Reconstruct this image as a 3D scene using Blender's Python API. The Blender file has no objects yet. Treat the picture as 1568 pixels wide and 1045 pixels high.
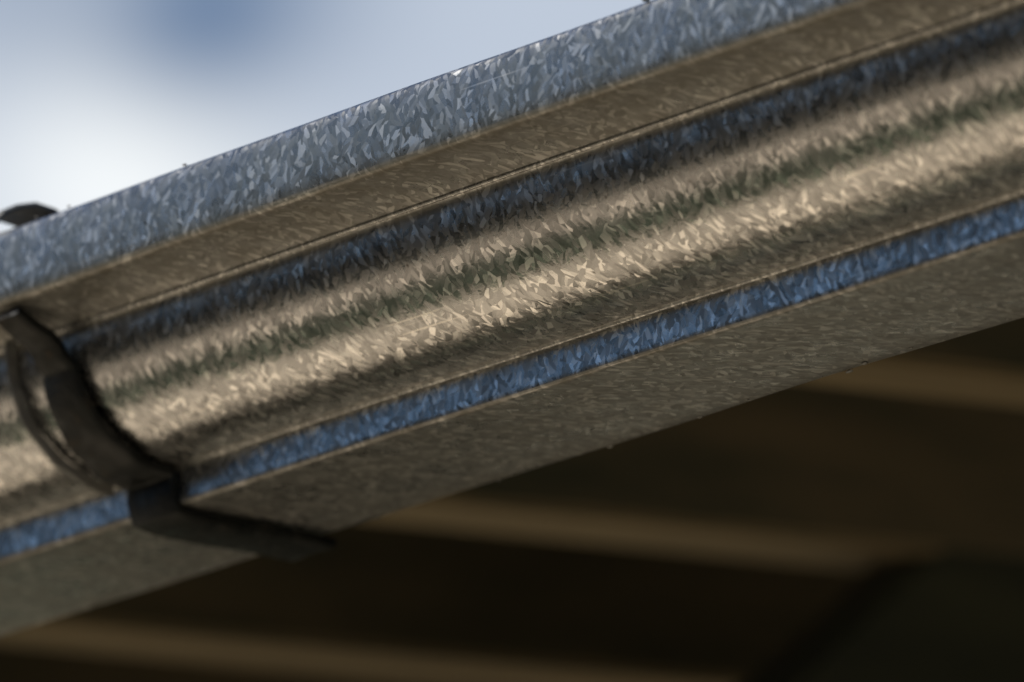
import bpy, bmesh, math, random
from mathutils import Vector, noise
random.seed(4)
scene=bpy.context.scene
COL=scene.collection
Z0=2.65   # height of the upper fold of the gutter

# ---------------- node helpers
def new_mat(name):
    m=bpy.data.materials.new(name); m.use_nodes=True
    nt=m.node_tree; b=nt.nodes['Principled BSDF']
    return m,nt,b
def N(nt,t,**k):
    n=nt.nodes.new(t)
    for a,v in k.items():
        if a=='ins':
            for i,x in v.items(): n.inputs[i].default_value=x
        else: setattr(n,a,v)
    return n
def L(nt,a,b): nt.links.new(a,b)
def math_(nt,op,a,b=None,clamp=False):
    n=nt.nodes.new('ShaderNodeMath'); n.operation=op; n.use_clamp=clamp
    for i,x in enumerate((a,b)):
        if x is None: continue
        if isinstance(x,(int,float)): n.inputs[i].default_value=x
        else: L(nt,x,n.inputs[i])
    return n.outputs[0]
def ramp(nt,fac,stops):
    r=nt.nodes.new('ShaderNodeValToRGB'); e=r.color_ramp.elements
    while len(e)<len(stops): e.new(0.5)
    for i,(p,c) in enumerate(stops):
        e[i].position=p; e[i].color=(*c,1) if len(c)==3 else c
    L(nt,fac,r.inputs[0]); return r.outputs[0]
def smooth(nt,v,a,b,lo=0.0,hi=1.0):
    n=nt.nodes.new('ShaderNodeMapRange'); n.interpolation_type='SMOOTHSTEP'
    L(nt,v,n.inputs[0]); n.inputs[1].default_value=a; n.inputs[2].default_value=b
    n.inputs[3].default_value=lo; n.inputs[4].default_value=hi
    return n.outputs[0]
def mixc(nt,f,a,b,mode='MIX'):
    n=nt.nodes.new('ShaderNodeMix'); n.data_type='RGBA'; n.blend_type=mode
    if isinstance(f,(int,float)): n.inputs[0].default_value=f
    else: L(nt,f,n.inputs[0])
    for i,x in ((6,a),(7,b)):
        if isinstance(x,tuple): n.inputs[i].default_value=(*x,1)
        else: L(nt,x,n.inputs[i])
    return n.outputs[2]

# ---------------- galvanised steel with spangle
def galv():
    m,nt,b=new_mat('galvanised_steel')
    uv=N(nt,'ShaderNodeUVMap',uv_map='UVMap').outputs[0]
    nz=N(nt,'ShaderNodeTexNoise',ins={'Scale':160.0,'Detail':1.0}); L(nt,uv,nz.inputs['Vector'])
    w=N(nt,'ShaderNodeVectorMath',operation='SUBTRACT'); L(nt,nz.outputs['Color'],w.inputs[0]); w.inputs[1].default_value=(.5,.5,.5)
    ws=N(nt,'ShaderNodeVectorMath',operation='SCALE'); L(nt,w.outputs[0],ws.inputs[0]); ws.inputs['Scale'].default_value=.0024
    wa=N(nt,'ShaderNodeVectorMath',operation='ADD'); L(nt,uv,wa.inputs[0]); L(nt,ws.outputs[0],wa.inputs[1])
    def vor(rot,sx,sy):
        mp=N(nt,'ShaderNodeMapping'); mp.vector_type='POINT'
        r=N(nt,'ShaderNodeVectorRotate'); r.rotation_type='Z_AXIS'; r.inputs['Angle'].default_value=math.radians(rot)
        L(nt,wa.outputs[0],r.inputs[0]); L(nt,r.outputs[0],mp.inputs[0])
        mp.inputs['Scale'].default_value=(sx,sy,1)
        v=N(nt,'ShaderNodeTexVoronoi',voronoi_dimensions='2D',feature='F1'); v.inputs['Scale'].default_value=1
        L(nt,mp.outputs[0],v.inputs['Vector']); return v
    a=vor(38,230,600); c=vor(-55,245,640); d=vor(90,240,560)
    sel=vor(10,260,290)
    s=N(nt,'ShaderNodeSeparateColor'); L(nt,sel.outputs['Color'],s.inputs[0])
    f1=math_(nt,'GREATER_THAN',s.outputs[0],.42); f2=math_(nt,'GREATER_THAN',s.outputs[1],.72)
    col=mixc(nt,f2,mixc(nt,f1,a.outputs['Color'],c.outputs['Color']),d.outputs['Color'])
    sb=N(nt,'ShaderNodeVectorMath',operation='SUBTRACT'); L(nt,col,sb.inputs[0]); sb.inputs[1].default_value=(.5,.5,.5)
    sc=N(nt,'ShaderNodeVectorMath',operation='SCALE'); L(nt,sb.outputs[0],sc.inputs[0]); sc.inputs['Scale'].default_value=.078
    bp=N(nt,'ShaderNodeBump',ins={'Strength':.05,'Distance':.001})
    n2=N(nt,'ShaderNodeTexNoise',ins={'Scale':900.0,'Detail':3.0}); L(nt,uv,n2.inputs['Vector']); L(nt,n2.outputs[0],bp.inputs['Height'])
    ad=N(nt,'ShaderNodeVectorMath',operation='ADD'); L(nt,bp.outputs[0],ad.inputs[0]); L(nt,sc.outputs[0],ad.inputs[1])
    no=N(nt,'ShaderNodeVectorMath',operation='NORMALIZE'); L(nt,ad.outputs[0],no.inputs[0]); L(nt,no.outputs[0],b.inputs['Normal'])
    sp=N(nt,'ShaderNodeSeparateColor'); L(nt,col,sp.inputs[0])
    base=ramp(nt,sp.outputs[2],[(0,(.26,.26,.255)),(.45,(.35,.35,.345)),(.75,(.45,.45,.44)),(.86,(.64,.63,.61)),(1,(.80,.79,.76))])
    # dull zinc oxide where the weather gets at it (attribute 'oxide')
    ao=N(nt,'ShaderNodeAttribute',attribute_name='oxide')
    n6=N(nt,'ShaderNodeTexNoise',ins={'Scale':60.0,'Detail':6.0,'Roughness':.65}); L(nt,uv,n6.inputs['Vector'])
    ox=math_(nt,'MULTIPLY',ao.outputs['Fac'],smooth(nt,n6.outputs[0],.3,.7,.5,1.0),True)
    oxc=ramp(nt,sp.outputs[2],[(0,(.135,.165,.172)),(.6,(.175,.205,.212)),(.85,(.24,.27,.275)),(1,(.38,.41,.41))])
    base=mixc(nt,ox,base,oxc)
    # drawn streaks and fine scratches along the length
    ms=N(nt,'ShaderNodeMapping'); L(nt,uv,ms.inputs[0]); ms.inputs['Scale'].default_value=(9,620,1)
    n5=N(nt,'ShaderNodeTexNoise',ins={'Scale':1.0,'Detail':1.5}); L(nt,ms.outputs[0],n5.inputs['Vector'])
    base=mixc(nt,math_(nt,'MULTIPLY',smooth(nt,n5.outputs[0],.69,.75),.6),base,(.75,.72,.66))
    at=N(nt,'ShaderNodeAttribute',attribute_name='grime_shade')  # dirt in the folds, plus shade painted onto the rim underside
    n3=N(nt,'ShaderNodeTexNoise',ins={'Scale':45.0,'Detail':5.0,'Roughness':.7}); L(nt,uv,n3.inputs['Vector'])
    gr=math_(nt,'MULTIPLY',at.outputs['Fac'],smooth(nt,n3.outputs[0],.25,.65,.35,1.0),True)
    base=mixc(nt,gr,base,(.11,.10,.075))
    n4=N(nt,'ShaderNodeTexNoise',ins={'Scale':210.0,'Detail':2.0}); L(nt,uv,n4.inputs['Vector'])
    spk=smooth(nt,n4.outputs[0],.72,.77)
    base=mixc(nt,math_(nt,'MULTIPLY',spk,.8),base,(.06,.05,.035))
    L(nt,base,b.inputs['Base Color'])
    ro=smooth(nt,sp.outputs[1],0,1,.18,.30)
    L(nt,math_(nt,'ADD',math_(nt,'ADD',ro,math_(nt,'MULTIPLY',gr,.25)),math_(nt,'MULTIPLY',ox,.12)),b.inputs['Roughness'])
    L(nt,math_(nt,'SUBTRACT',math_(nt,'SUBTRACT',1.0,math_(nt,'MULTIPLY',gr,.5)),math_(nt,'MULTIPLY',ox,.5)),b.inputs['Metallic'])
    return m

# ---------------- gutter profile  (y back, z up) relative to upper fold
P=[]   # (y,z,grime,oxide)
def add(y,z,g=0.,o=0.): P.append((y,z,g,o))
add(-.012,.0285,.1,.3); add(-.016,.0300,.1,.2); add(-.021,.0306,0,.1); add(-.0250,.0300,0,.05); add(-.0267,.0285,0,.1); add(-.0273,.0268,0,.5)
for i in range(1,9):
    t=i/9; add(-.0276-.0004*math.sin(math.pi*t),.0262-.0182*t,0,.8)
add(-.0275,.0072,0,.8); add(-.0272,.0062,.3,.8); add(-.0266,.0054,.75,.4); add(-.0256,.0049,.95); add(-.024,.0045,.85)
for i in range(1,8):
    t=i/8; add(-.024+.0205*t,.0045-.0037*t+.0010*math.sin(math.pi*t),.80-.2*t)  # rim underside: its shading is painted in through this value
add(-.0031,.0006,.6)
for i in range(0,9):
    a=math.radians(140+i*27); add(-.0021+.0009*math.cos(a),-.0001+.0009*math.sin(a),.6 if i<2 else .25)
add(-.0008,-.0014,.8)
R=.0410
for i in range(0,37):
    a=math.radians(1+i*87/36)
    add(-.0004+R*(1-math.cos(a)), -.0018-R*.985*math.sin(a), max(.45*(1-i/9),.25*(i-27)/9,0))  # upper bulge greyed in colour to mute its blue reflection
y,z=P[-1][:2]
add(y+.0006,z+.0001,.7)
for i in range(0,8):
    a=math.radians(170+i*27); add(y+.0019+.0009*math.cos(a),z-.0001+.0009*math.sin(a),.25 if i>1 else .6)
ys=y+.0028; zs=z+.0001
add(ys-.0002,zs-.0008,.9)
for i in range(1,9):
    t=i/8; add(ys-.0002+.0003*t,zs-.0008-.0112*t,0 if i<8 else .3,.3)
y,z=P[-1][:2]
add(y+.0002,z-.0008,.8); add(y+.0010,z-.0013,.8); add(y+.0025,z-.0015,.5)
z-=.0015
SB=z-.0004; yb=.1050
for i in range(1,11):
    t=i/10; add(y+.0025+(yb-y-.0025)*t,z-.0004*t,.50 if i<9 else .65)  # flat underside toned down in colour as well
add(yb+.0012,SB+.0004,.7); add(yb+.0016,SB+.0015,.5); add(yb+.0016,SB+.03,.1); add(yb+.0016,SB+.088,.1)

WOB=.0007
def wob(x,s): return (noise.noise(Vector((x*9,s*14,3.1)))*WOB, noise.noise(Vector((x*9,s*14,9.7)))*WOB)
def extrude_profile(name,P,xs,mat,thick=.0008,parent=None):
    bm=bmesh.new(); uvl=bm.loops.layers.uv.new('UVMap'); gl=bm.verts.layers.float.new('grime_shade'); ol=bm.verts.layers.float.new('oxide')
    arc=[0]
    for i in range(1,len(P)): arc.append(arc[-1]+math.hypot(P[i][0]-P[i-1][0],P[i][1]-P[i-1][1]))
    rows=[]
    for x in xs:
        row=[]
        for j,(y,z,g,ox) in enumerate(P):
            dy,dz=wob(x,arc[j])
            v=bm.verts.new((x,y+dy,Z0+z+dz)); v[gl]=g; v[ol]=ox; row.append(v)
        rows.append(row)
    for i in range(len(xs)-1):
        for j in range(len(P)-1):
            f=bm.faces.new((rows[i][j],rows[i][j+1],rows[i+1][j+1],rows[i+1][j])); f.smooth=True
            for l,(ii,jj) in zip(f.loops,((i,j),(i,j+1),(i+1,j+1),(i+1,j))):
                l[uvl].uv=(xs[ii],arc[jj])
    me=bpy.data.meshes.new(name); bm.to_mesh(me); bm.free()
    o=bpy.data.objects.new(name,me); COL.objects.link(o); me.materials.append(mat)
    if parent: o.parent=parent
    s=o.modifiers.new('sheet','SOLIDIFY'); s.thickness=thick; s.offset=-1
    return o
G=galv()
def empty(n):
    e=bpy.data.objects.new(n,None); COL.objects.link(e); return e
gut=empty('roof_gutter')
xs=[-5.0,-3,-1.5]+[-.8+i*.012 for i in range(0,150)]+[1.3,2,3.5,6]
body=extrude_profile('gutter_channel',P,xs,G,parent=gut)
me=body.data
fn=[p for p in me.polygons if abs(p.center.z-(Z0+.016))<.004 and p.center.y<-.02][0].normal
if fn.y>0: me.flip_normals()

# ---------------- steel variants
def steel(name,c,metal=.1,spec=.35):
    m,nt,b=new_mat(name)
    tc=N(nt,'ShaderNodeTexCoord').outputs['Object']
    n=N(nt,'ShaderNodeTexNoise',ins={'Scale':90.0,'Detail':6.0,'Roughness':.65}); L(nt,tc,n.inputs['Vector'])
    L(nt,ramp(nt,n.outputs[0],[(.35,c[0]),(.6,c[1]),(.75,c[2])]),b.inputs['Base Color'])
    b.inputs['Metallic'].default_value=metal; b.inputs['Specular IOR Level'].default_value=spec
    L(nt,smooth(nt,n.outputs[0],.3,.7,.30,.65),b.inputs['Roughness'])
    bp=N(nt,'ShaderNodeBump',ins={'Strength':.7,'Distance':.002}); L(nt,n.outputs[0],bp.inputs['Height']); L(nt,bp.outputs[0],b.inputs['Normal'])
    return m
DM=steel('weathered_dark_steel',((.003,.004,.004),(.006,.007,.006),(.035,.026,.016)),.0,.22)
GM=steel('weathered_grey_steel',((.09,.09,.085),(.17,.17,.16),(.28,.27,.24)),.2)
def strap(name,pts,x0,x1,th,mat,parent,x1b=None):
    n=len(pts); nor=[]
    for i in range(n):
        a=pts[max(0,i-1)]; b=pts[min(n-1,i+1)]
        t=Vector((b[0]-a[0],b[1]-a[1])).normalized(); nor.append(Vector((-t.y,t.x))*-1)
    bm=bmesh.new(); rows=[]
    for i,(y,z) in enumerate(pts):
        o=nor[i]*th*(1+.2*noise.noise(Vector((i*.5,7,x0*9)))); wv=.0014*noise.noise(Vector((i*.35,x0*10,1)))
        xe=x1 if x1b is None else x1b+(x1-x1b)*min(1,i/(n*.55))
        sgn=(1 if xe>x0 else -1)
        sec=[(x0,0),(x0,.75),(x0+.0015*sgn,1.0),((x0+xe)/2,.85),(xe-.0015*sgn,1.0),(xe,.75),(xe,0)]
        if abs(xe-x0)<.004: sec=[(x0,0),(x0,1),(xe,1),(xe,0)]
        rows.append([bm.verts.new((x+wv,y+o.x*k,Z0+z+o.y*k)) for x,k in sec])
    m=len(rows[0])
    for i in range(n-1):
        for j in range(m):
            k=(j+1)%m
            bm.faces.new((rows[i][j],rows[i][k],rows[i+1][k],rows[i+1][j]))
    bm.faces.new(rows[0]); bm.faces.new(rows[-1][::-1])
    bmesh.ops.recalc_face_normals(bm,faces=bm.faces)
    me=bpy.data.meshes.new(name); bm.to_mesh(me); bm.free()
    for p in me.polygons: p.use_smooth=True
    o=bpy.data.objects.new(name,me); COL.objects.link(o); me.materials.append(mat); o.parent=parent
    bv=o.modifiers.new('b','BEVEL'); bv.width=.0005; bv.segments=2; bv.limit_method='ANGLE'; bv.angle_limit=math.radians(40)
    return o
br=empty('gutter_bracket')
sp=[(-.0235,.0030),(-.020,.0012),(-.015,-.0015),(-.010,-.0035),(-.006,-.0065),(-.0035,-.0105)]
for i in range(3,19):
    a=math.radians(1+i*87/18); r=R+.0010
    sp.append((-.0004+R-r*math.cos(a), -.0016-r*.99*math.sin(a)))
yy,zz=sp[-1]
sp+=[(yy+.002,zz-.003),(yy+.0015,zz-.0075),(yy+.003,SB-.0005),(yy+.008,SB-.0012),(.055,SB-.0012),(.07,SB-.0012),(.085,SB-.0014),(.096,SB-.0017),(.103,SB-.0022),(.1065,SB-.0026)]
strap('strap',sp,0.0,-.026,.0038,DM,br,x1b=-.013)
strap('over_rim_hook',[(.006,.027),(.0058,.033),(.0035,.0380),(-.0015,.0408),(-.0085,.0418),(-.0155,.0400),(-.0210,.0372),(-.0250,.0330)],-.012,-.036,.002,GM,br)
kp=[]
for i in range(-2,19):
    a=math.radians(1+i*87/18); r=R+.0006
    kp.append((-.0004+R-r*math.cos(a), -.0016-r*.99*math.sin(a)))
strap('keeper_strip',kp,-.0345,-.0360,.0042,GM,br)

# dirt crumbs on rim top and sole edge (one mesh)
bm=bmesh.new()
def crumb(x,y,z,s):
    r=bmesh.ops.create_icosphere(bm,subdivisions=2,radius=1)
    for v in r['verts']:
        k=1+.45*noise.noise(v.co*1.7+Vector((x*99,0,0)))
        v.co=Vector((x+v.co.x*s*1.5*k,y+v.co.y*s*k,z+v.co.z*s*.6*k))
for q in range(60):
    x=random.uniform(-.15,.9)
    if q<22: crumb(x,random.uniform(-.0265,-.020),Z0+.0302,random.uniform(.0004,.0010))
    else: crumb(x,yb+random.uniform(-.003,.001),Z0+SB-.0001,random.uniform(.0004,.0010))
me=bpy.data.meshes.new('dirt_crumbs'); bm.to_mesh(me); bm.free(); me.materials.append(GM)
for p_ in me.polygons: p_.use_smooth=True
o=bpy.data.objects.new('dirt_crumbs',me); COL.objects.link(o); o.parent=gut

# ---------------- timber
def wood(name,c1,c2,rough=.8):
    m,nt,b=new_mat(name)
    tc=N(nt,'ShaderNodeTexCoord').outputs['Object']
    mp=N(nt,'ShaderNodeMapping'); mp.inputs['Scale'].default_value=(14,2.2,14); L(nt,tc,mp.inputs[0])
    n=N(nt,'ShaderNodeTexNoise',ins={'Scale':2.0,'Detail':6.0,'Roughness':.6}); L(nt,mp.outputs[0],n.inputs['Vector'])
    L(nt,ramp(nt,n.outputs[0],[(.3,c1),(.7,c2)]),b.inputs['Base Color']); b.inputs['Roughness'].default_value=rough
    bp=N(nt,'ShaderNodeBump',ins={'Strength':.3,'Distance':.002}); L(nt,n.outputs[0],bp.inputs['Height']); L(nt,bp.outputs[0],b.inputs['Normal'])
    return m
W1=wood('weathered_timber',(.11,.086,.044),(.215,.165,.090))
W3=wood('shaded_side_timber',(.024,.030,.018),(.125,.095,.052))  # darker copy for joist sides, their shade put into the colour
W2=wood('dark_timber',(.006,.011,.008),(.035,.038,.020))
def poly_prism(name,yz,x0,x1,mat,parent,bev=.003,sidemat=None):
    bm=bmesh.new()
    A=[bm.verts.new((x0,y,Z0+z)) for y,z in yz]; B=[bm.verts.new((x1,y,Z0+z)) for y,z in yz]
    fs=[bm.faces.new(A),bm.faces.new(B[::-1])]
    if sidemat:
        for f in fs: f.material_index=1
    n=len(yz)
    for i in range(n): bm.faces.new((A[i],B[i],B[(i+1)%n],A[(i+1)%n]))
    bmesh.ops.recalc_face_normals(bm,faces=bm.faces)
    if bev: bmesh.ops.bevel(bm,geom=list(bm.edges),offset=bev,segments=2,affect='EDGES')
    me=bpy.data.meshes.new(name); bm.to_mesh(me); bm.free()
    o=bpy.data.objects.new(name,me); COL.objects.link(o); me.materials.append(mat); o.parent=parent
    if sidemat: me.materials.append(sidemat)
    return o
ver=empty('timber_veranda')
yf=yb+.004
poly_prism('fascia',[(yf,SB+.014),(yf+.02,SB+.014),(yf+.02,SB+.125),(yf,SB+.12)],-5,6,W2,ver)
rm,nt,b=new_mat('roof_sheet'); b.inputs['Roughness'].default_value=.5; b.inputs['Metallic'].default_value=.6
n=N(nt,'ShaderNodeTexNoise',ins={'Scale':6.0,'Detail':6.0}); L(nt,ramp(nt,n.outputs[0],[(.3,(.06,.065,.06)),(.7,(.13,.14,.13))]),b.inputs['Base Color'])
bm=bmesh.new(); prev=None; pitch=math.tan(math.radians(15)); x=-5.0
while x<6:
    for dx,h in ((0,0),(.07,0),(.075,.012),(.095,.012),(.1,0)):
        xx=x+dx
        y0=.075; a=bm.verts.new((xx,y0,Z0+SB+.118+h*.3)); c=bm.verts.new((xx,4.2,Z0+SB+.118+h*.3+pitch*(4.2-y0)))
        if prev and (xx-prev[2])>1e-6: bm.faces.new((prev[0],a,c,prev[1]))
        prev=(a,c,xx)
    x+=.1
me=bpy.data.meshes.new('roof'); bm.to_mesh(me); bm.free(); o=bpy.data.objects.new('roof',me); COL.objects.link(o); me.materials.append(rm); o.parent=ver
s=o.modifiers.new('s','SOLIDIFY'); s.thickness=.0015
jb=SB+.150
x=-3.909; i=0
while x<4:
    yS=.27; j_=random.uniform(-.004,.004)
    yz=[(yS,jb+j_),(3.4,jb+j_+.055*(3.4-yS)),(3.4,jb+.055*(3.4-yS)+.11),(.62,jb+.12),(yS+.01,jb+.008)]
    poly_prism('joist_%d'%i,yz,x,x+.046,W1,ver,sidemat=W3); i+=1
    x+=.28
def beam(name,a,b_,w,d,mat):
    a=Vector(a);b_=Vector(b_); t=(b_-a).normalized(); xw=Vector((1,0,0))
    u=t.cross(xw).normalized(); xw=u.cross(t).normalized()
    bm=bmesh.new()
    vs=[[bm.verts.new(p+xw*sx*w/2+u*sy*d/2) for sx,sy in((-1,-1),(1,-1),(1,1),(-1,1))] for p in(a,b_)]
    bm.faces.new(vs[0]);bm.faces.new(vs[1][::-1])
    for j in range(4): bm.faces.new((vs[0][j],vs[1][j],vs[1][(j+1)%4],vs[0][(j+1)%4]))
    bmesh.ops.recalc_face_normals(bm,faces=bm.faces); bmesh.ops.bevel(bm,geom=list(bm.edges),offset=.004,segments=2,affect='EDGES')
    me=bpy.data.meshes.new(name); bm.to_mesh(me); bm.free(); o=bpy.data.objects.new(name,me); COL.objects.link(o); me.materials.append(mat); o.parent=ver
    return o
for j,px in enumerate((-.526,-3.3,3.4)):
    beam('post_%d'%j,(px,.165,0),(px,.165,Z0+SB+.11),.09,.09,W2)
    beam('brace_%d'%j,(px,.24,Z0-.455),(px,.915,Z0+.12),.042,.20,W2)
wm,nt,b=new_mat('brick_wall')
tc=N(nt,'ShaderNodeTexCoord').outputs['Object']; sx=N(nt,'ShaderNodeSeparateXYZ'); L(nt,tc,sx.inputs[0]); cx=N(nt,'ShaderNodeCombineXYZ'); L(nt,sx.outputs[0],cx.inputs[0]); L(nt,sx.outputs[2],cx.inputs[1])
bt=N(nt,'ShaderNodeTexBrick',ins={'Scale':1.0,'Color1':(.26,.25,.19,1),'Color2':(.31,.29,.22,1),'Mortar':(.35,.34,.3,1),'Mortar Size':.006,'Brick Width':.24,'Row Height':.086}); L(nt,cx.outputs[0],bt.inputs['Vector'])
L(nt,bt.outputs['Color'],b.inputs['Base Color']); b.inputs['Roughness'].default_value=.9
poly_prism('back_wall',[(3.45,-Z0),(3.65,-Z0),(3.65,.95),(3.45,.92)],-5,6,wm,ver,0)

# ---------------- ground and yard
def flat(name,x0,x1,y0,y1,z,mat):
    me=bpy.data.meshes.new(name); me.from_pydata([(x0,y0,z),(x1,y0,z),(x1,y1,z),(x0,y1,z)],[],[(0,1,2,3)]); o=bpy.data.objects.new(name,me); COL.objects.link(o); me.materials.append(mat); return o
def gmat(name,sc,stops,bump=.4):
    m,nt,b=new_mat(name); tc=N(nt,'ShaderNodeTexCoord').outputs['Object']
    n=N(nt,'ShaderNodeTexNoise',ins={'Scale':sc,'Detail':8.0,'Roughness':.7}); L(nt,tc,n.inputs['Vector'])
    L(nt,ramp(nt,n.outputs[0],stops),b.inputs['Base Color']); b.inputs['Roughness'].default_value=.95
    bp=N(nt,'ShaderNodeBump',ins={'Strength':bump,'Distance':.02}); L(nt,n.outputs[0],bp.inputs['Height']); L(nt,bp.outputs[0],b.inputs['Normal'])
    return m
flat('ground',-400,400,-400,400,0,gmat('grass',5,[(.3,(.025,.038,.018)),(.7,(.052,.064,.032))]))
flat('gravel_reflection_strip',-60,60,-7.4,-3.4,.004,gmat('gravel',14,[(.3,(.42,.34,.25)),(.7,(.60,.50,.38))]))  # unseen strip, added for the upper pale band mirrored in the gutter
flat('paved_reflection_strip',-30,30,-1.25,.75,.008,gmat('paving',3,[(.3,(.68,.56,.41)),(.7,(.84,.71,.54))]))  # added out of view to reflect as the lower pale band
flat('veranda_floor',-30,30,1.154,3.45,.05,gmat('concrete_floor',3,[(.3,(.11,.11,.085)),(.7,(.165,.162,.125))]))
lm=gmat('foliage',2,[(.3,(.018,.024,.022)),(.7,(.036,.045,.036))]); bk=gmat('bark',8,[(.3,(.05,.035,.02)),(.7,(.1,.07,.05))])
bm=bmesh.new()
for t in range(26):  # unseen trees, placed and sized to reflect as the dark band
    cx_=-42+t*2.0+random.uniform(-.6,.6); cy=-12.5+random.uniform(-1,1); h=random.uniform(5.4,6.3)
    r0=bmesh.ops.create_cone(bm,cap_ends=True,segments=8,radius1=.16,radius2=.06,depth=h*.7)
    bmesh.ops.translate(bm,verts=r0['verts'],vec=(cx_,cy,h*.35))
    for f in {f for v in r0['verts'] for f in v.link_faces}: f.material_index=1
    for q in range(1000):
        d=Vector((random.gauss(0,1),random.gauss(0,1),random.gauss(0,1))).normalized()*random.uniform(.3,1)**.5
        c=Vector((cx_+d.x*1.6,cy+d.y*1.3,h*.5+d.z*h*.48)) + Vector((1,1,1))*noise.noise(d*2+Vector((t,0,0)))*.5
        s=random.uniform(.18,.38); a=Vector((random.gauss(0,1),random.gauss(0,1),random.gauss(0,1))).normalized(); u=a.orthogonal().normalized(); v=a.cross(u)
        bm.faces.new([bm.verts.new(c+u*s*ca+v*s*.65*sa) for ca,sa in((-1,0),(0,-1),(1,0),(0,1))])
me=bpy.data.meshes.new('reflection_tree_row'); bm.to_mesh(me); bm.free(); me.materials.append(lm); me.materials.append(bk)
o=bpy.data.objects.new('reflection_tree_row',me); COL.objects.link(o)

# ---------------- camera
th=math.atan(1.35); p=math.radians(14)
st,ct,sp_,cp=math.sin(th),math.cos(th),math.sin(p),math.cos(p)
fwd=Vector((-st*cp,ct*cp,sp_)); right=Vector((ct,st,0)); up=right.cross(fwd)
C=Vector((0,0,Z0))-4.13*fwd+.1443*right-.0054*up
cam=bpy.data.objects.new('camera',bpy.data.cameras.new('camera')); COL.objects.link(cam)
cam.location=C; cam.rotation_euler=fwd.to_track_quat('-Z','Y').to_euler()
cam.data.lens=436; cam.data.sensor_width=36; cam.data.clip_start=.05; cam.data.clip_end=2000
cam.data.dof.use_dof=True; cam.data.dof.focus_distance=3.95; cam.data.dof.aperture_fstop=10
scene.camera=cam

# ---------------- light
sd=Vector((-.40,-.41,.82)).normalized()
sun=bpy.data.objects.new('sun',bpy.data.lights.new('sun','SUN')); COL.objects.link(sun)
sun.data.energy=4.9; sun.data.angle=math.radians(.5); sun.data.color=(1,.93,.83)
sun.rotation_euler=sd.to_track_quat('Z','Y').to_euler(); sun.location=(0,0,10)
w=bpy.data.worlds.new('World'); scene.world=w; w.use_nodes=True; nt=w.node_tree
bg=nt.nodes['Background']
sk=N(nt,'ShaderNodeTexSky',sky_type='NISHITA'); sk.sun_disc=False
sk.sun_elevation=math.asin(sd.z); sk.sun_rotation=math.atan2(sd.x,sd.y)%(2*math.pi)
tc=N(nt,'ShaderNodeTexCoord').outputs['Generated']
def blob(px,py,sig,amp):
    d=(fwd+right*((px-784)/19000)+up*((522-py)/19000)).normalized()
    n=N(nt,'ShaderNodeVectorMath',operation='DISTANCE'); L(nt,tc,n.inputs[0]); n.inputs[1].default_value=d
    q=math_(nt,'DIVIDE',n.outputs['Value'],sig/19000)
    return math_(nt,'MULTIPLY',math_(nt,'POWER',2.718,math_(nt,'MULTIPLY',math_(nt,'MULTIPLY',q,q),-1.0)),amp)
cn=N(nt,'ShaderNodeTexNoise',ins={'Scale':2.2,'Detail':7.0,'Roughness':.55}); L(nt,tc,cn.inputs['Vector'])
cover=smooth(nt,cn.outputs[0],.58,.72)
bank=blob(784,300,2600,1.0)
cover=math_(nt,'MAXIMUM',cover,math_(nt,'MULTIPLY',bank,1.15,True))
gap=math_(nt,'ADD',math_(nt,'ADD',blob(285,40,150,.72),blob(20,0,170,.45)),blob(430,-30,170,.45))
cover=math_(nt,'SUBTRACT',cover,gap,True)
skc=N(nt,'ShaderNodeVectorMath',operation='MULTIPLY'); L(nt,sk.outputs[0],skc.inputs[0]); skc.inputs[1].default_value=(.034,.047,.061)
glow=blob(190,250,240,.50)
cc=N(nt,'ShaderNodeVectorMath',operation='ADD'); cc.inputs[0].default_value=(.52,.59,.70); cg=N(nt,'ShaderNodeVectorMath',operation='SCALE'); cg.inputs[0].default_value=(1,.92,.70); L(nt,glow,cg.inputs['Scale']); L(nt,cg.outputs[0],cc.inputs[1])
L(nt,mixc(nt,cover,skc.outputs[0],cc.outputs[0]),bg.inputs[0]); bg.inputs[1].default_value=1.0
scene.view_settings.view_transform='Standard'; scene.view_settings.look='None'; scene.view_settings.exposure=0
